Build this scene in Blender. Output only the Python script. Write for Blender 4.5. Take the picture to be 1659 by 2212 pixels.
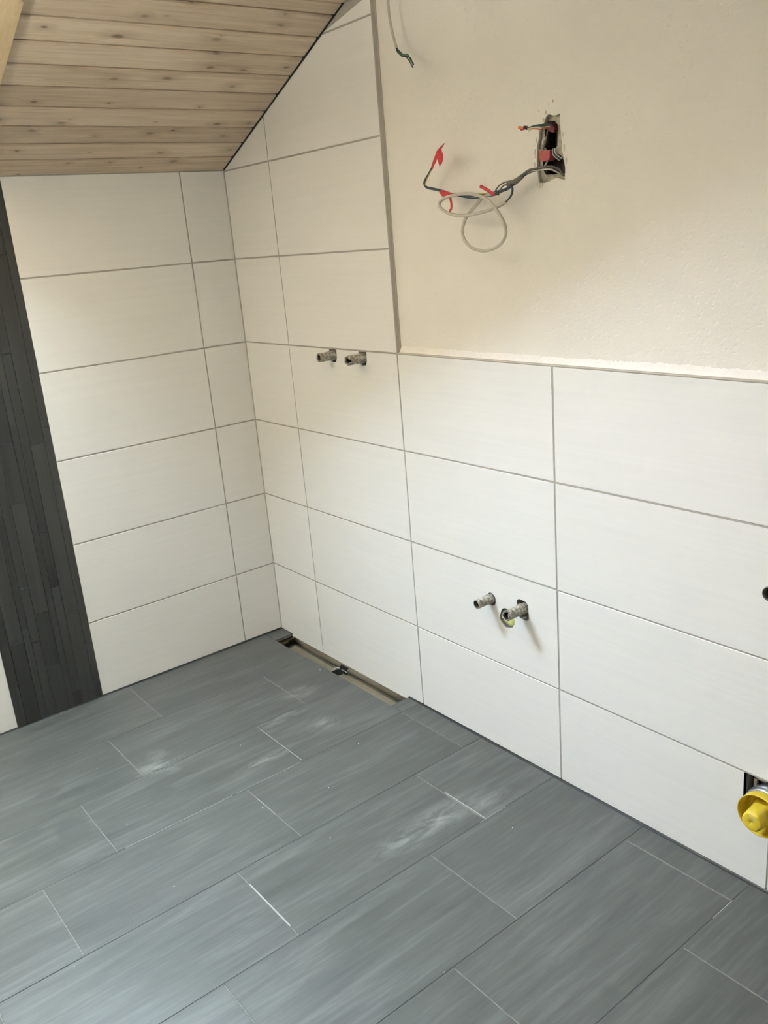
import bpy, bmesh, math, random
from mathutils import Vector, Matrix, noise
from mathutils.geometry import tessellate_polygon

for o in list(bpy.data.objects):
    bpy.data.objects.remove(o, do_unlink=True)
scene = bpy.context.scene
COL = scene.collection
random.seed(7)

# ------------------------------------------------------------------ camera
cam_data = bpy.data.cameras.new('camera')
cam = bpy.data.objects.new('camera', cam_data)
COL.objects.link(cam)
cam_data.sensor_fit = 'VERTICAL'
cam_data.sensor_height = 36.0
cam_data.sensor_width = 27.0
cam_data.lens = 1887.5067 * 36.0 / 2212.0
cam_data.clip_start = 0.02
cam.matrix_world = Matrix(((0.61922753, -0.18791582, 0.7623942, 2.9733),
                           (0.7810552, 0.24717785, -0.57345958, -1.6505),
                           (-0.08068483, 0.95057391, 0.29983195, 1.5288),
                           (0, 0, 0, 1)))
scene.camera = cam

# ------------------------------------------------------------------ sky, daylight, exposure
ROOF_Z0, ROOF_S = 1.8007, 0.4447           # sloped ceiling: z = ROOF_Z0 + ROOF_S * x
FLAT_Z, FLAT_X = 2.153, 0.792
ROOM_X, ROOM_Y = 3.75, -2.7
SKY_X0, SKY_X1 = 0.158, 0.790              # skylight opening in the slope
SKY_Y0, SKY_Y1 = -0.922, -1.50
SHAFT = 0.575                               # depth of the skylight lining
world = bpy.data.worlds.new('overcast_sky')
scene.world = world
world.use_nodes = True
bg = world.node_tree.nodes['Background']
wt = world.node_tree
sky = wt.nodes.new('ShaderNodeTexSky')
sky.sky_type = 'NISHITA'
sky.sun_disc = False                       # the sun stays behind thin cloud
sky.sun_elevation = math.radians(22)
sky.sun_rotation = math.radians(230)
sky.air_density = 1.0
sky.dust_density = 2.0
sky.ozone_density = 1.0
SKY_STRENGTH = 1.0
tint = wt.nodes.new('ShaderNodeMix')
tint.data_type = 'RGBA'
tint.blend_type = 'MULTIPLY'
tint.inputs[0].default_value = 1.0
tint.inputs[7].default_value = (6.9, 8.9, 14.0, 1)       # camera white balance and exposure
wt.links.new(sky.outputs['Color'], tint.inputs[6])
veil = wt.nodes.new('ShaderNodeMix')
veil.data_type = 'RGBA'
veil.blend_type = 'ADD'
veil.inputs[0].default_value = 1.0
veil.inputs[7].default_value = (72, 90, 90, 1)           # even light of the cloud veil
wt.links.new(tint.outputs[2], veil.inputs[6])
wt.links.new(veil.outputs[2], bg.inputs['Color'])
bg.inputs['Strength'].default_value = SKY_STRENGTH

th = math.atan(ROOF_S)
RU = Vector((math.cos(th), 0, math.sin(th)))       # up the slope
RN = Vector((-math.sin(th), 0, math.cos(th)))      # out of the roof


def roof(x, y, h=0.0):
    return Vector((x, y, ROOF_Z0 + ROOF_S * x)) + RN * h


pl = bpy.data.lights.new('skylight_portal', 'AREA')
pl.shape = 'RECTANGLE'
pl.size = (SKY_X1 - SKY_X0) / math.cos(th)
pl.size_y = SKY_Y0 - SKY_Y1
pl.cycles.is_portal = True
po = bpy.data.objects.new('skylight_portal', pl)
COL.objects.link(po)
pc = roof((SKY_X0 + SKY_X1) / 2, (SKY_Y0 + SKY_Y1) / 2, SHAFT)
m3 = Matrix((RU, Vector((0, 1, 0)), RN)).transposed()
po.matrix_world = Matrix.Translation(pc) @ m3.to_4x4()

scene.view_settings.view_transform = 'Standard'
scene.view_settings.look = 'None'
scene.view_settings.gamma = 1.0
scene.view_settings.use_curve_mapping = False
scene.view_settings.exposure = 0.0
scene.cycles.max_bounces = 8
scene.cycles.diffuse_bounces = 6
scene.cycles.glossy_bounces = 3
scene.cycles.use_light_tree = False
scene.cycles.use_adaptive_sampling = True
scene.cycles.adaptive_threshold = 0.2
scene.cycles.adaptive_min_samples = 16


# ------------------------------------------------------------------ material helpers
class Mat:
    def __init__(self, name, color=(0.8, 0.8, 0.8), rough=0.5, metal=0.0, spec=0.5):
        self.m = bpy.data.materials.new(name)
        self.m.use_nodes = True
        self.nt = self.m.node_tree
        self.b = self.nt.nodes['Principled BSDF']
        self.b.inputs['Base Color'].default_value = (*color, 1)
        self.b.inputs['Roughness'].default_value = rough
        self.b.inputs['Metallic'].default_value = metal
        self.b.inputs['Specular IOR Level'].default_value = spec

    def n(self, t, **kw):
        nd = self.nt.nodes.new(t)
        for k, v in kw.items():
            if k in nd.inputs:
                nd.inputs[k].default_value = v
            else:
                setattr(nd, k, v)
        return nd

    def l(self, a, b):
        self.nt.links.new(a, b)

    def coords(self, scale=(1, 1, 1), rnd=0.0):
        tc = self.n('ShaderNodeTexCoord')
        v = tc.outputs['Object']
        if rnd:
            oi = self.n('ShaderNodeObjectInfo')
            mu = self.n('ShaderNodeMath', operation='MULTIPLY')
            mu.inputs[1].default_value = rnd
            self.l(oi.outputs['Random'], mu.inputs[0])
            ad = self.n('ShaderNodeVectorMath', operation='ADD')
            self.l(v, ad.inputs[0])
            self.l(mu.outputs[0], ad.inputs[1])
            v = ad.outputs[0]
        mp = self.n('ShaderNodeMapping')
        mp.inputs['Scale'].default_value = scale
        self.l(v, mp.inputs['Vector'])
        return mp.outputs['Vector']

    def noise(self, vec, scale=5, detail=4, rough=0.55, dist=0.0):
        t = self.n('ShaderNodeTexNoise')
        t.inputs['Scale'].default_value = scale
        t.inputs['Detail'].default_value = detail
        t.inputs['Roughness'].default_value = rough
        t.inputs['Distortion'].default_value = dist
        self.l(vec, t.inputs['Vector'])
        return t.outputs['Fac']

    def ramp(self, fac, stops):
        r = self.n('ShaderNodeValToRGB')
        cr = r.color_ramp
        while len(cr.elements) < len(stops):
            cr.elements.new(0.5)
        for e, (p, c) in zip(cr.elements, stops):
            e.position = p
            e.color = (*c, 1) if len(c) == 3 else c
        self.l(fac, r.inputs['Fac'])
        return r.outputs['Color']

    def mix(self, fac, a, b, mode='MIX'):
        x = self.n('ShaderNodeMix', data_type='RGBA', blend_type=mode)
        for sock, val in ((x.inputs[0], fac), (x.inputs[6], a), (x.inputs[7], b)):
            if hasattr(val, 'links'):
                self.l(val, sock)
            elif isinstance(val, (int, float)):
                sock.default_value = val
            else:
                sock.default_value = (*val, 1)
        return x.outputs[2]

    def math(self, op, a, b=None, clamp=False):
        x = self.n('ShaderNodeMath', operation=op, use_clamp=clamp)
        for i, v in enumerate((a, b)):
            if v is None:
                continue
            if hasattr(v, 'links'):
                self.l(v, x.inputs[i])
            else:
                x.inputs[i].default_value = v
        return x.outputs[0]

    def color(self, sock):
        self.l(sock, self.b.inputs['Base Color'])

    def bump(self, h, strength=0.2, dist=0.002):
        bp = self.n('ShaderNodeBump')
        bp.inputs['Strength'].default_value = strength
        bp.inputs['Distance'].default_value = dist
        self.l(h, bp.inputs['Height'])
        self.l(bp.outputs['Normal'], self.b.inputs['Normal'])


def simple(name, color, rough=0.5, metal=0.0, var=0.12, scale=60, bump=0.0):
    k = Mat(name, color, rough, metal)
    v = k.coords()
    f = k.noise(v, scale, 4)
    lo = tuple(c * (1 - var) for c in color)
    hi = tuple(min(1, c * (1 + var)) for c in color)
    k.color(k.ramp(f, [(0.3, lo), (0.7, hi)]))
    if bump:
        k.bump(f, bump, 0.002)
    return k.m


# ------------------------------------------------------------------ materials
def mat_white_tile():
    k = Mat('white_ceramic', rough=0.34, spec=0.45)
    v = k.coords((2.2, 2.2, 85), 9.0)
    f = k.noise(v, 1.0, 5, 0.6, 0.4)
    k.color(k.ramp(f, [(0.25, (0.77, 0.76, 0.74)), (0.75, (0.805, 0.795, 0.777))]))
    k.bump(f, 0.22, 0.0020)
    return k.m


def mat_floor_tile():
    k = Mat('slate_grey_porcelain', rough=0.42, spec=0.5)
    v = k.coords((30, 1.9, 1), 13.0)
    v2 = k.coords((5, 1.1, 1), 21.0)
    v3 = k.coords((110, 6, 1), 5.0)
    f1 = k.noise(v, 1.0, 5, 0.6, 1.1)
    f2 = k.noise(v2, 1.9, 5, 0.6, 1.0)
    f3 = k.noise(v3, 1.0, 3, 0.6)
    s = k.math('ADD', k.math('MULTIPLY', f1, 0.5), k.math('MULTIPLY', f2, 0.5))
    s = k.math('ADD', k.math('MULTIPLY', s, 0.74), k.math('MULTIPLY', f3, 0.26))
    c = k.ramp(s, [(0.30, (0.050, 0.053, 0.049)), (0.50, (0.079, 0.0825, 0.0765)), (0.68, (0.130, 0.1345, 0.126))])
    # grout haze and wiped stains on the floor, each with a place of its own
    tc = k.n('ShaderNodeTexCoord')
    rag = k.noise(k.coords((22, 7, 1)), 1.0, 4, 0.65, 1.2)

    def patch(px, py, rx, ry):
        sub = k.n('ShaderNodeVectorMath', operation='SUBTRACT')
        k.l(tc.outputs['Object'], sub.inputs[0])
        sub.inputs[1].default_value = (px, py, 0)
        mul = k.n('ShaderNodeVectorMath', operation='MULTIPLY')
        k.l(sub.outputs[0], mul.inputs[0])
        mul.inputs[1].default_value = (1 / rx, 1 / ry, 0)
        ln = k.n('ShaderNodeVectorMath', operation='LENGTH')
        k.l(mul.outputs[0], ln.inputs[0])
        return k.math('SUBTRACT', 1.0, ln.outputs['Value'], True)

    light = None
    for p in ((0.59, -0.81, 0.05, 0.13), (0.57, -0.80, 0.10, 0.05), (0.625, -0.40, 0.035, 0.14), (0.52, -0.24, 0.05, 0.09),
              (0.76, -0.31, 0.05, 0.07), (1.40, -0.40, 0.06, 0.25), 
              (1.44, -0.22, 0.04, 0.10), (0.80, -0.55, 0.03, 0.14)):
        q = patch(*p)
        light = q if light is None else k.math('MAXIMUM', light, q)
    light = k.math('MULTIPLY', k.ramp(rag, [(0.42, (0, 0, 0)), (0.66, (1, 1, 1))]), light)
    c = k.mix(k.math('MULTIPLY', light, 0.75, True), c, (0.31, 0.32, 0.30))
    dark = None
    for p in ((0.471, -1.133, 0.03, 0.05), (0.526, -1.075, 0.025, 0.07), (0.709, -1.14, 0.085, 0.055), (0.645, -1.25, 0.03, 0.05), (0.735, -0.88, 0.04, 0.05)):
        q = patch(*p)
        dark = q if dark is None else k.math('MAXIMUM', dark, q)
    dark = k.ramp(dark, [(0.08, (0, 0, 0)), (0.35, (1, 1, 1))])
    c = k.mix(k.math('MULTIPLY', dark, 0.6, True), c, (0.065, 0.068, 0.066))
    k.color(c)
    rr = k.ramp(s, [(0.3, (0.36, 0.36, 0.36)), (0.7, (0.50, 0.50, 0.50))])
    k.l(rr, k.b.inputs['Roughness'])
    k.bump(f1, 0.10, 0.0012)
    return k.m


def mat_stave():
    k = Mat('charcoal_ceramic', rough=0.45, spec=0.45)
    v = k.coords((30, 60, 2.2), 11.0)
    f = k.noise(v, 1.0, 5, 0.6)
    oi = k.n('ShaderNodeObjectInfo')
    base = k.ramp(f, [(0.3, (0.025, 0.026, 0.0245)), (0.7, (0.039, 0.040, 0.0375))])
    tint = k.ramp(oi.outputs['Random'], [(0.0, (0.8, 0.8, 0.8)), (1.0, (1.25, 1.25, 1.24))])
    k.color(k.mix(1.0, base, tint, 'MULTIPLY'))
    k.bump(f, 0.12, 0.001)
    return k.m


def mat_wood(name, lo, mid, hi, axis_scale, knots=True):
    k = Mat(name, rough=0.6, spec=0.25)
    v = k.coords(axis_scale, 17.0)
    f = k.noise(v, 1.0, 5, 0.62, 0.9)
    big = k.noise(k.coords((3, 2, 3), 7.0), 1.0, 3)
    s = k.math('ADD', k.math('MULTIPLY', f, 0.6), k.math('MULTIPLY', big, 0.4))
    c = k.ramp(s, [(0.32, lo), (0.5, mid), (0.68, hi)])
    if knots:
        vo = k.n('ShaderNodeTexVoronoi', feature='F1', voronoi_dimensions='2D')
        vo.inputs['Scale'].default_value = 1.0
        vo.inputs['Randomness'].default_value = 1.0
        kv = k.coords((16.0, 7.5, 1.0), 31.0)
        k.l(kv, vo.inputs['Vector'])
        sc = k.n('ShaderNodeSeparateColor')
        k.l(vo.outputs['Color'], sc.inputs[0])
        gate = k.math('GREATER_THAN', sc.outputs[0], 0.40)
        size = k.math('ADD', k.math('MULTIPLY', sc.outputs[1], 1.5), 0.35)
        d = k.math('ADD', vo.outputs['Distance'], k.math('MULTIPLY', k.math('SUBTRACT', f, 0.5), 0.14))
        d = k.math('DIVIDE', d, size)
        core = k.ramp(d, [(0.02, (1, 1, 1)), (0.085, (0, 0, 0))])
        halo = k.ramp(d, [(0.05, (1, 1, 1)), (0.30, (0, 0, 0))])
        deep = k.math('ADD', k.math('MULTIPLY', sc.outputs[2], 0.5), 0.42)
        c = k.mix(k.math('MULTIPLY', k.math('MULTIPLY', halo, gate), 0.42), c, tuple(x * 0.70 for x in lo))
        c = k.mix(k.math('MULTIPLY', k.math('MULTIPLY', core, gate), deep), c, (0.17, 0.105, 0.062))
    oi = k.n('ShaderNodeObjectInfo')
    c = k.mix(1.0, c, k.ramp(oi.outputs['Random'], [(0.0, (0.90, 0.885, 0.87)), (1.0, (1.06, 1.06, 1.06))]), 'MULTIPLY')
    k.color(c)
    k.bump(f, 0.12, 0.0012)
    return k.m


def mat_plaster():
    k = Mat('fine_stucco', rough=0.9, spec=0.15)
    v = k.coords()
    a = k.noise(v, 210, 3, 0.6)
    b = k.noise(v, 95, 2, 0.5, 0.3)
    pits = k.ramp(k.noise(v, 95, 1, 0.4), [(0.28, (0, 0, 0)), (0.36, (1, 1, 1))])
    h = k.math('ADD', k.math('MULTIPLY', a, 0.5), k.math('MULTIPLY', b, 0.5))
    h = k.math('ADD', h, k.math('MULTIPLY', pits, 0.35))
    f = k.noise(v, 5, 3)
    k.color(k.ramp(f, [(0.3, (0.78, 0.745, 0.695)), (0.7, (0.81, 0.775, 0.725))]))
    k.bump(h, 0.5, 0.0020)
    return k.m


def mat_cap():
    k = Mat('yellow_plastic_dusty', rough=0.5, spec=0.4)
    v = k.coords()
    f = k.noise(v, 45, 5, 0.65, 0.5)
    k.color(k.ramp(f, [(0.35, (0.62, 0.44, 0.025)), (0.58, (0.68, 0.51, 0.04)), (0.74, (0.58, 0.49, 0.24))]))
    return k.m


def mat_stub():
    k = Mat('mortar_stained_plug', rough=0.75, spec=0.3)
    v = k.coords()
    f = k.noise(v, 90, 5, 0.65, 0.8)
    k.color(k.ramp(f, [(0.34, (0.15, 0.135, 0.11)), (0.5, (0.33, 0.305, 0.255)), (0.64, (0.62, 0.585, 0.51))]))
    k.bump(f, 0.7, 0.003)
    return k.m


def mat_steel():
    k = Mat('brushed_drain_steel', (0.36, 0.33, 0.27), 0.2, 1.0)
    v = k.coords((3, 40, 40))
    f = k.noise(v, 1.0, 5, 0.7)
    g = k.noise(k.coords((6, 30, 30)), 1.0, 4, 0.6)
    k.color(k.ramp(g, [(0.35, (0.30, 0.27, 0.21)), (0.65, (0.40, 0.37, 0.30))]))
    rr = k.ramp(f, [(0.3, (0.13, 0.13, 0.13)), (0.75, (0.26, 0.26, 0.26))])
    k.l(rr, k.b.inputs['Roughness'])
    return k.m


M = dict(
    tile=mat_white_tile(), ftile=mat_floor_tile(), stave=mat_stave(), plaster=mat_plaster(),
    board=mat_wood('limewashed_pine', (0.46, 0.365, 0.265), (0.64, 0.525, 0.40), (0.76, 0.65, 0.525), (75, 2.6, 75)),
    lining=mat_wood('warm_pine', (0.27, 0.185, 0.10), (0.33, 0.235, 0.135), (0.38, 0.275, 0.165), (4, 30, 30), False),
    casing=mat_wood('pale_pine_casing', (0.56, 0.42, 0.25), (0.66, 0.51, 0.32), (0.74, 0.59, 0.39), (3, 45, 30)),
    gap=simple('board_joint_wood', (0.15, 0.105, 0.078), 0.8),
    grout=simple('warm_grey_grout', (0.36, 0.34, 0.31), 0.85, var=0.06, scale=200),
    fgrout=simple('dark_grey_grout', (0.075, 0.077, 0.073), 0.8, var=0.15, scale=120),
    fgrout2=simple('dusty_grout', (0.17, 0.166, 0.148), 0.85, var=0.25, scale=90),
    residue=simple('white_joint_residue', (0.30, 0.295, 0.275), 0.8, var=0.15, scale=300),
    silicone=simple('anthracite_silicone', (0.022, 0.024, 0.025), 0.32, var=0.1),
    silicone_l=simple('light_grey_silicone', (0.52, 0.50, 0.45), 0.4, var=0.05),
    black_sil=simple('black_sealant', (0.018, 0.018, 0.017), 0.5),
    profile=simple('anodised_profile', (0.50, 0.465, 0.41), 0.5, 0.1, var=0.08, scale=40),
    white_lip=simple('white_finishing_plaster', (0.83, 0.80, 0.76), 0.85, var=0.03, scale=70, bump=0.3),
    chip=simple('scuffed_plaster', (0.56, 0.52, 0.43), 0.95, var=0.25, scale=120, bump=0.8),
    rough=simple('broken_mortar', (0.44, 0.41, 0.33), 0.95, var=0.3, scale=70, bump=0.9),
    bed=simple('mosaic_joint_grey', (0.10, 0.10, 0.095), 0.8),
    dark=simple('dark_cavity_mortar', (0.05, 0.045, 0.038), 0.95, var=0.3, scale=60),
    box=simple('dark_brown_box_plastic', (0.022, 0.016, 0.013), 0.45),
    red=simple('red_tape', (0.50, 0.028, 0.040), 0.45, var=0.2, scale=110),
    darkred=simple('dark_red_tape', (0.13, 0.012, 0.022), 0.5, var=0.3, scale=110),
    redblock=simple('red_connector_plastic', (0.33, 0.06, 0.06), 0.5, var=0.25, scale=110),
    cable=simple('light_grey_cable_sheath', (0.50, 0.465, 0.40), 0.5, var=0.05),
    gcable=simple('grey_wire', (0.115, 0.105, 0.085), 0.55, var=0.2, scale=140),
    black=simple('black_wire', (0.020, 0.020, 0.022), 0.45),
    blue=simple('blue_wire', (0.025, 0.075, 0.13), 0.45),
    green=simple('green_wire', (0.03, 0.11, 0.06), 0.5),
    ygreen=simple('yellow_green_wire', (0.42, 0.40, 0.10), 0.5),
    orange=simple('orange_wire', (0.62, 0.16, 0.035), 0.5),
    white=simple('white_wire', (0.70, 0.68, 0.63), 0.5),
    stub=mat_stub(), cap=mat_cap(), steel=mat_steel(),
    chrome=simple('blued_steel_ring', (0.42, 0.43, 0.45), 0.3, 0.9, var=0.35, scale=55),
    lime=simple('yellow_green_plug', (0.52, 0.54, 0.20), 0.55, var=0.15, scale=60),
    plainwall=simple('plain_white_plaster', (0.78, 0.75, 0.70), 0.9, var=0.03, scale=8),
    crumb=simple('white_crumb', (0.80, 0.79, 0.76), 0.9),
    hole=simple('black_pipe_inside', (0.012, 0.011, 0.010), 0.8),
    rubber=simple('dark_pipe_rubber', (0.10, 0.095, 0.085), 0.6, var=0.3),
    socketgrey=simple('grey_plug_inside', (0.075, 0.07, 0.055), 0.7, var=0.3),
)


# ------------------------------------------------------------------ mesh helpers
def mesh_obj(name, verts, faces, mat, parent=None, smooth=False):
    me = bpy.data.meshes.new(name)
    me.from_pydata([tuple(v) for v in verts], [], faces)
    bm = bmesh.new()
    bm.from_mesh(me)
    bmesh.ops.recalc_face_normals(bm, faces=bm.faces)
    bm.to_mesh(me)
    bm.free()
    if smooth:
        for p in me.polygons:
            p.use_smooth = True
    me.materials.append(mat)
    o = bpy.data.objects.new(name, me)
    COL.objects.link(o)
    o.parent = parent
    return o


def tag(o, label=None, category=None, group=None, kind=None):
    if label:
        o['label'] = label
    if category:
        o['category'] = category
    if group:
        o['group'] = group
    if kind:
        o['kind'] = kind
    return o


def thing(name, label, category, loc, group=None):
    o = bpy.data.objects.new(name, None)
    o.empty_display_size = 0.02
    COL.objects.link(o)
    o.location = loc
    ORG[o.name] = Vector(loc)
    return tag(o, label, category, group)


ORG = {}


def part(name, verts, faces, mat, parent, smooth=False):
    """mesh given in world coordinates, re-based on its thing's base"""
    off = ORG.get(parent.name, Vector((0, 0, 0)))
    o = mesh_obj(name, [Vector(v) - off for v in verts], faces, mat, parent, smooth)
    ORG[o.name] = off
    return o


def box_vf(x0, x1, y0, y1, z0, z1):
    v = [(x, y, z) for z in (z0, z1) for y in (y0, y1) for x in (x0, x1)]
    f = [(0, 1, 3, 2), (4, 5, 7, 6), (0, 1, 5, 4), (2, 3, 7, 6), (0, 2, 6, 4), (1, 3, 7, 5)]
    return v, f


def box(name, x0, x1, y0, y1, z0, z1, mat, parent=None):
    v, f = box_vf(x0, x1, y0, y1, z0, z1)
    return mesh_obj(name, v, f, mat, parent)


def prism(name, loops, place, d0, d1, mat, parent=None, bevel=0.0):
    """polygon with holes (2D loops; first is the outline), extruded between depths d0 (front) and d1; place(u, v, d) -> world"""
    verts, faces = [], []
    idx = []
    if bevel:
        outer = loops[0]
    allp = [p for lp in loops for p in lp]
    tris = tessellate_polygon([[Vector((u, v, 0)) for u, v in lp] for lp in loops])
    n = len(allp)
    verts += [place(u, v, d0) for u, v in allp]
    verts += [place(u, v, d1) for u, v in allp]
    faces += [tuple(t) for t in tris]
    faces += [tuple(n + i for i in reversed(t)) for t in tris]
    k = 0
    for lp in loops:
        m = len(lp)
        for i in range(m):
            a, b = k + i, k + (i + 1) % m
            faces.append((a, b, n + b, n + a))
        k += m
    return mesh_obj(name, verts, faces, mat, parent)


def tile_slab(name, poly, place, mat, parent, thick=0.010, ch=0.0009, lift=0.0):
    """convex tile outline with a tiny arris all round"""
    c = Vector((sum(p[0] for p in poly) / len(poly), sum(p[1] for p in poly) / len(poly)))
    n = len(poly)
    inn = []
    for u, v in poly:
        d = Vector((u, v)) - c
        inn.append((u - math.copysign(min(ch, abs(d.x)), d.x), v - math.copysign(min(ch, abs(d.y)), d.y)))
    verts = [place(u, v, -lift) for u, v in inn] + [place(u, v, ch - lift) for u, v in poly] + [place(u, v, thick) for u, v in poly]
    faces = [tuple(range(n)), tuple(range(3 * n - 1, 2 * n - 1, -1))]
    for i in range(n):
        j = (i + 1) % n
        faces.append((i, j, n + j, n + i))
        faces.append((n + i, n + j, 2 * n + j, 2 * n + i))
    return mesh_obj(name, verts, faces, mat, parent)


def circle(cx, cz, r, n=20, jit=0.0, seed=0, sq=0.0):
    rnd = random.Random(seed)
    out = []
    for i in range(n):
        a = 2 * math.pi * i / n
        c, s = math.cos(a), math.sin(a)
        k = 1.0
        if sq:
            k = (abs(c) ** (2 + sq * 6) + abs(s) ** (2 + sq * 6)) ** (-1 / (2 + sq * 6))
        rr = r * k * (1 + rnd.uniform(-jit, jit))
        out.append((cx + rr * c, cz + rr * s))
    return out


def lathe(name, cx, cz, prof, mat, parent, n=28, jit=0.0, seed=0, smooth=True, mod=None):
    """profile [(radius, y)] turned about an axis along y"""
    verts, faces = [], []
    for j, (r, y) in enumerate(prof):
        for i in range(n):
            a = 2 * math.pi * i / n
            rr, yy = r, y
            if jit:
                q = noise.noise(Vector((math.cos(a) * 2.2 + seed * 7.1, math.sin(a) * 2.2, y * 90)))
                rr = r * (1 + jit * q)
            if mod:
                rr, yy = mod(j, a, rr, yy)
            verts.append((cx + rr * math.cos(a), yy, cz + rr * math.sin(a)))
    for j in range(len(prof) - 1):
        for i in range(n):
            k = (i + 1) % n
            faces.append((j * n + i, j * n + k, (j + 1) * n + k, (j + 1) * n + i))
    return part(name, verts, faces, mat, parent, smooth)


def smooth_path(pts, sub=6):
    P = [Vector(p) for p in pts]
    P = [P[0] * 2 - P[1]] + P + [P[-1] * 2 - P[-2]]
    out = []
    for i in range(1, len(P) - 2):
        for s in range(sub):
            t = s / sub
            a, b, c, d = P[i - 1], P[i], P[i + 1], P[i + 2]
            out.append(0.5 * ((2 * b) + (c - a) * t + (2 * a - 5 * b + 4 * c - d) * t * t + (3 * b - a - 3 * c + d) * t ** 3))
    out.append(P[-2].copy())
    return out


def tube(name, pts, r, mat, parent, n=10, sub=6, flat=1.0, taper=None, up=Vector((0, 1, 0))):
    path = smooth_path(pts, sub)
    verts, faces = [], []
    m = len(path)
    nx = None
    for i, p in enumerate(path):
        t = (path[min(i + 1, m - 1)] - path[max(i - 1, 0)]).normalized()
        if nx is None:
            nx = t.cross(up)
            if nx.length < 1e-4:
                nx = t.cross(Vector((1, 0, 0)))
        nx = (nx - t * nx.dot(t)).normalized()
        by = t.cross(nx)
        q = i / (m - 1)
        if taper is None:
            rr = r
        else:
            qq = q * (len(taper) - 1)
            j = min(int(qq), len(taper) - 2)
            rr = r * (taper[j] + (taper[j + 1] - taper[j]) * (qq - j))
        for k in range(n):
            a = 2 * math.pi * k / n
            verts.append(p + nx * math.cos(a) * rr + by * math.sin(a) * rr * flat)
    for i in range(m - 1):
        for k in range(n):
            q = (k + 1) % n
            faces.append((i * n + k, i * n + q, (i + 1) * n + q, (i + 1) * n + k))
    faces.append(tuple(range(n)))
    faces.append(tuple(range(m * n - 1, (m - 1) * n - 1, -1)))
    return part(name, verts, faces, mat, parent, True)


WR = lambda u, v, d: (u, d, v)          # right wall: u = x, depth into the wall = +y
WL = lambda u, v, d: (-d, -u, v)        # left wall: u = -y, depth into the wall = -x
FL = lambda u, v, d: (u, v, -d)         # floor

G = 0.0025                              # half a wall joint
ZR = [0.0045, 0.2927, 0.5915, 0.8914, 1.1913, 1.4937, 1.7971, 2.0996, 2.30]
XR = [0.0, 0.3052, 0.9099, 1.5173, 2.1352, 2.742, 3.348, ROOM_X]

# holes broken or drilled through the right wall: outline in (x, z)
H_PIPES = dict(
    up_a=[(0.553, 1.1885), (0.556, 1.158), (0.568, 1.147), (0.586, 1.148), (0.593, 1.160), (0.594, 1.1885)],
    up_b=[(0.715, 1.1885), (0.718, 1.156), (0.730, 1.145), (0.748, 1.146), (0.756, 1.158), (0.757, 1.1885)],
    low_a=circle(1.2635, 0.494, 0.0195, 14, 0.08, 3),
    low_b=[(1.366, 0.518), (1.371, 0.472), (1.378, 0.467), (1.403, 0.466), (1.411, 0.474), (1.410, 0.515), (1.402, 0.524), (1.374, 0.526)],
    lime=circle(1.3265, 0.4505, 0.0300, 14, 0.06, 5),
    far=circle(2.1045, 0.7455, 0.0170, 18, 0.02, 2),
)
SQ = (2.067, 2.204, 0.165, 0.2912)      # square cut-out round the yellow cap
BOX_HOLE = [(1.5107, 1.7642), (1.5256, 1.7596), (1.5365, 1.759), (1.544, 1.7612), (1.544, 1.7372), (1.5469, 1.7175), (1.5484, 1.6979), (1.5494, 1.6822), (1.5543, 1.663), (1.5572, 1.643), (1.556, 1.6193), (1.5451, 1.6214), (1.5314, 1.6257), (1.5216, 1.6236), (1.5103, 1.6197), (1.4932, 1.6182), (1.4761, 1.6203), (1.4745, 1.6364), (1.4716, 1.657), (1.4721, 1.6772), (1.4745, 1.7021), (1.4796, 1.7164), (1.4808, 1.7311), (1.4918, 1.7425), (1.4976, 1.7485), (1.5036, 1.7604)]


def grow(lp, k):
    cx = sum(p[0] for p in lp) / len(lp)
    cz = sum(p[1] for p in lp) / len(lp)
    return [(cx + (u - cx) * k, cz + (v - cz) * k) for u, v in lp]


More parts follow.
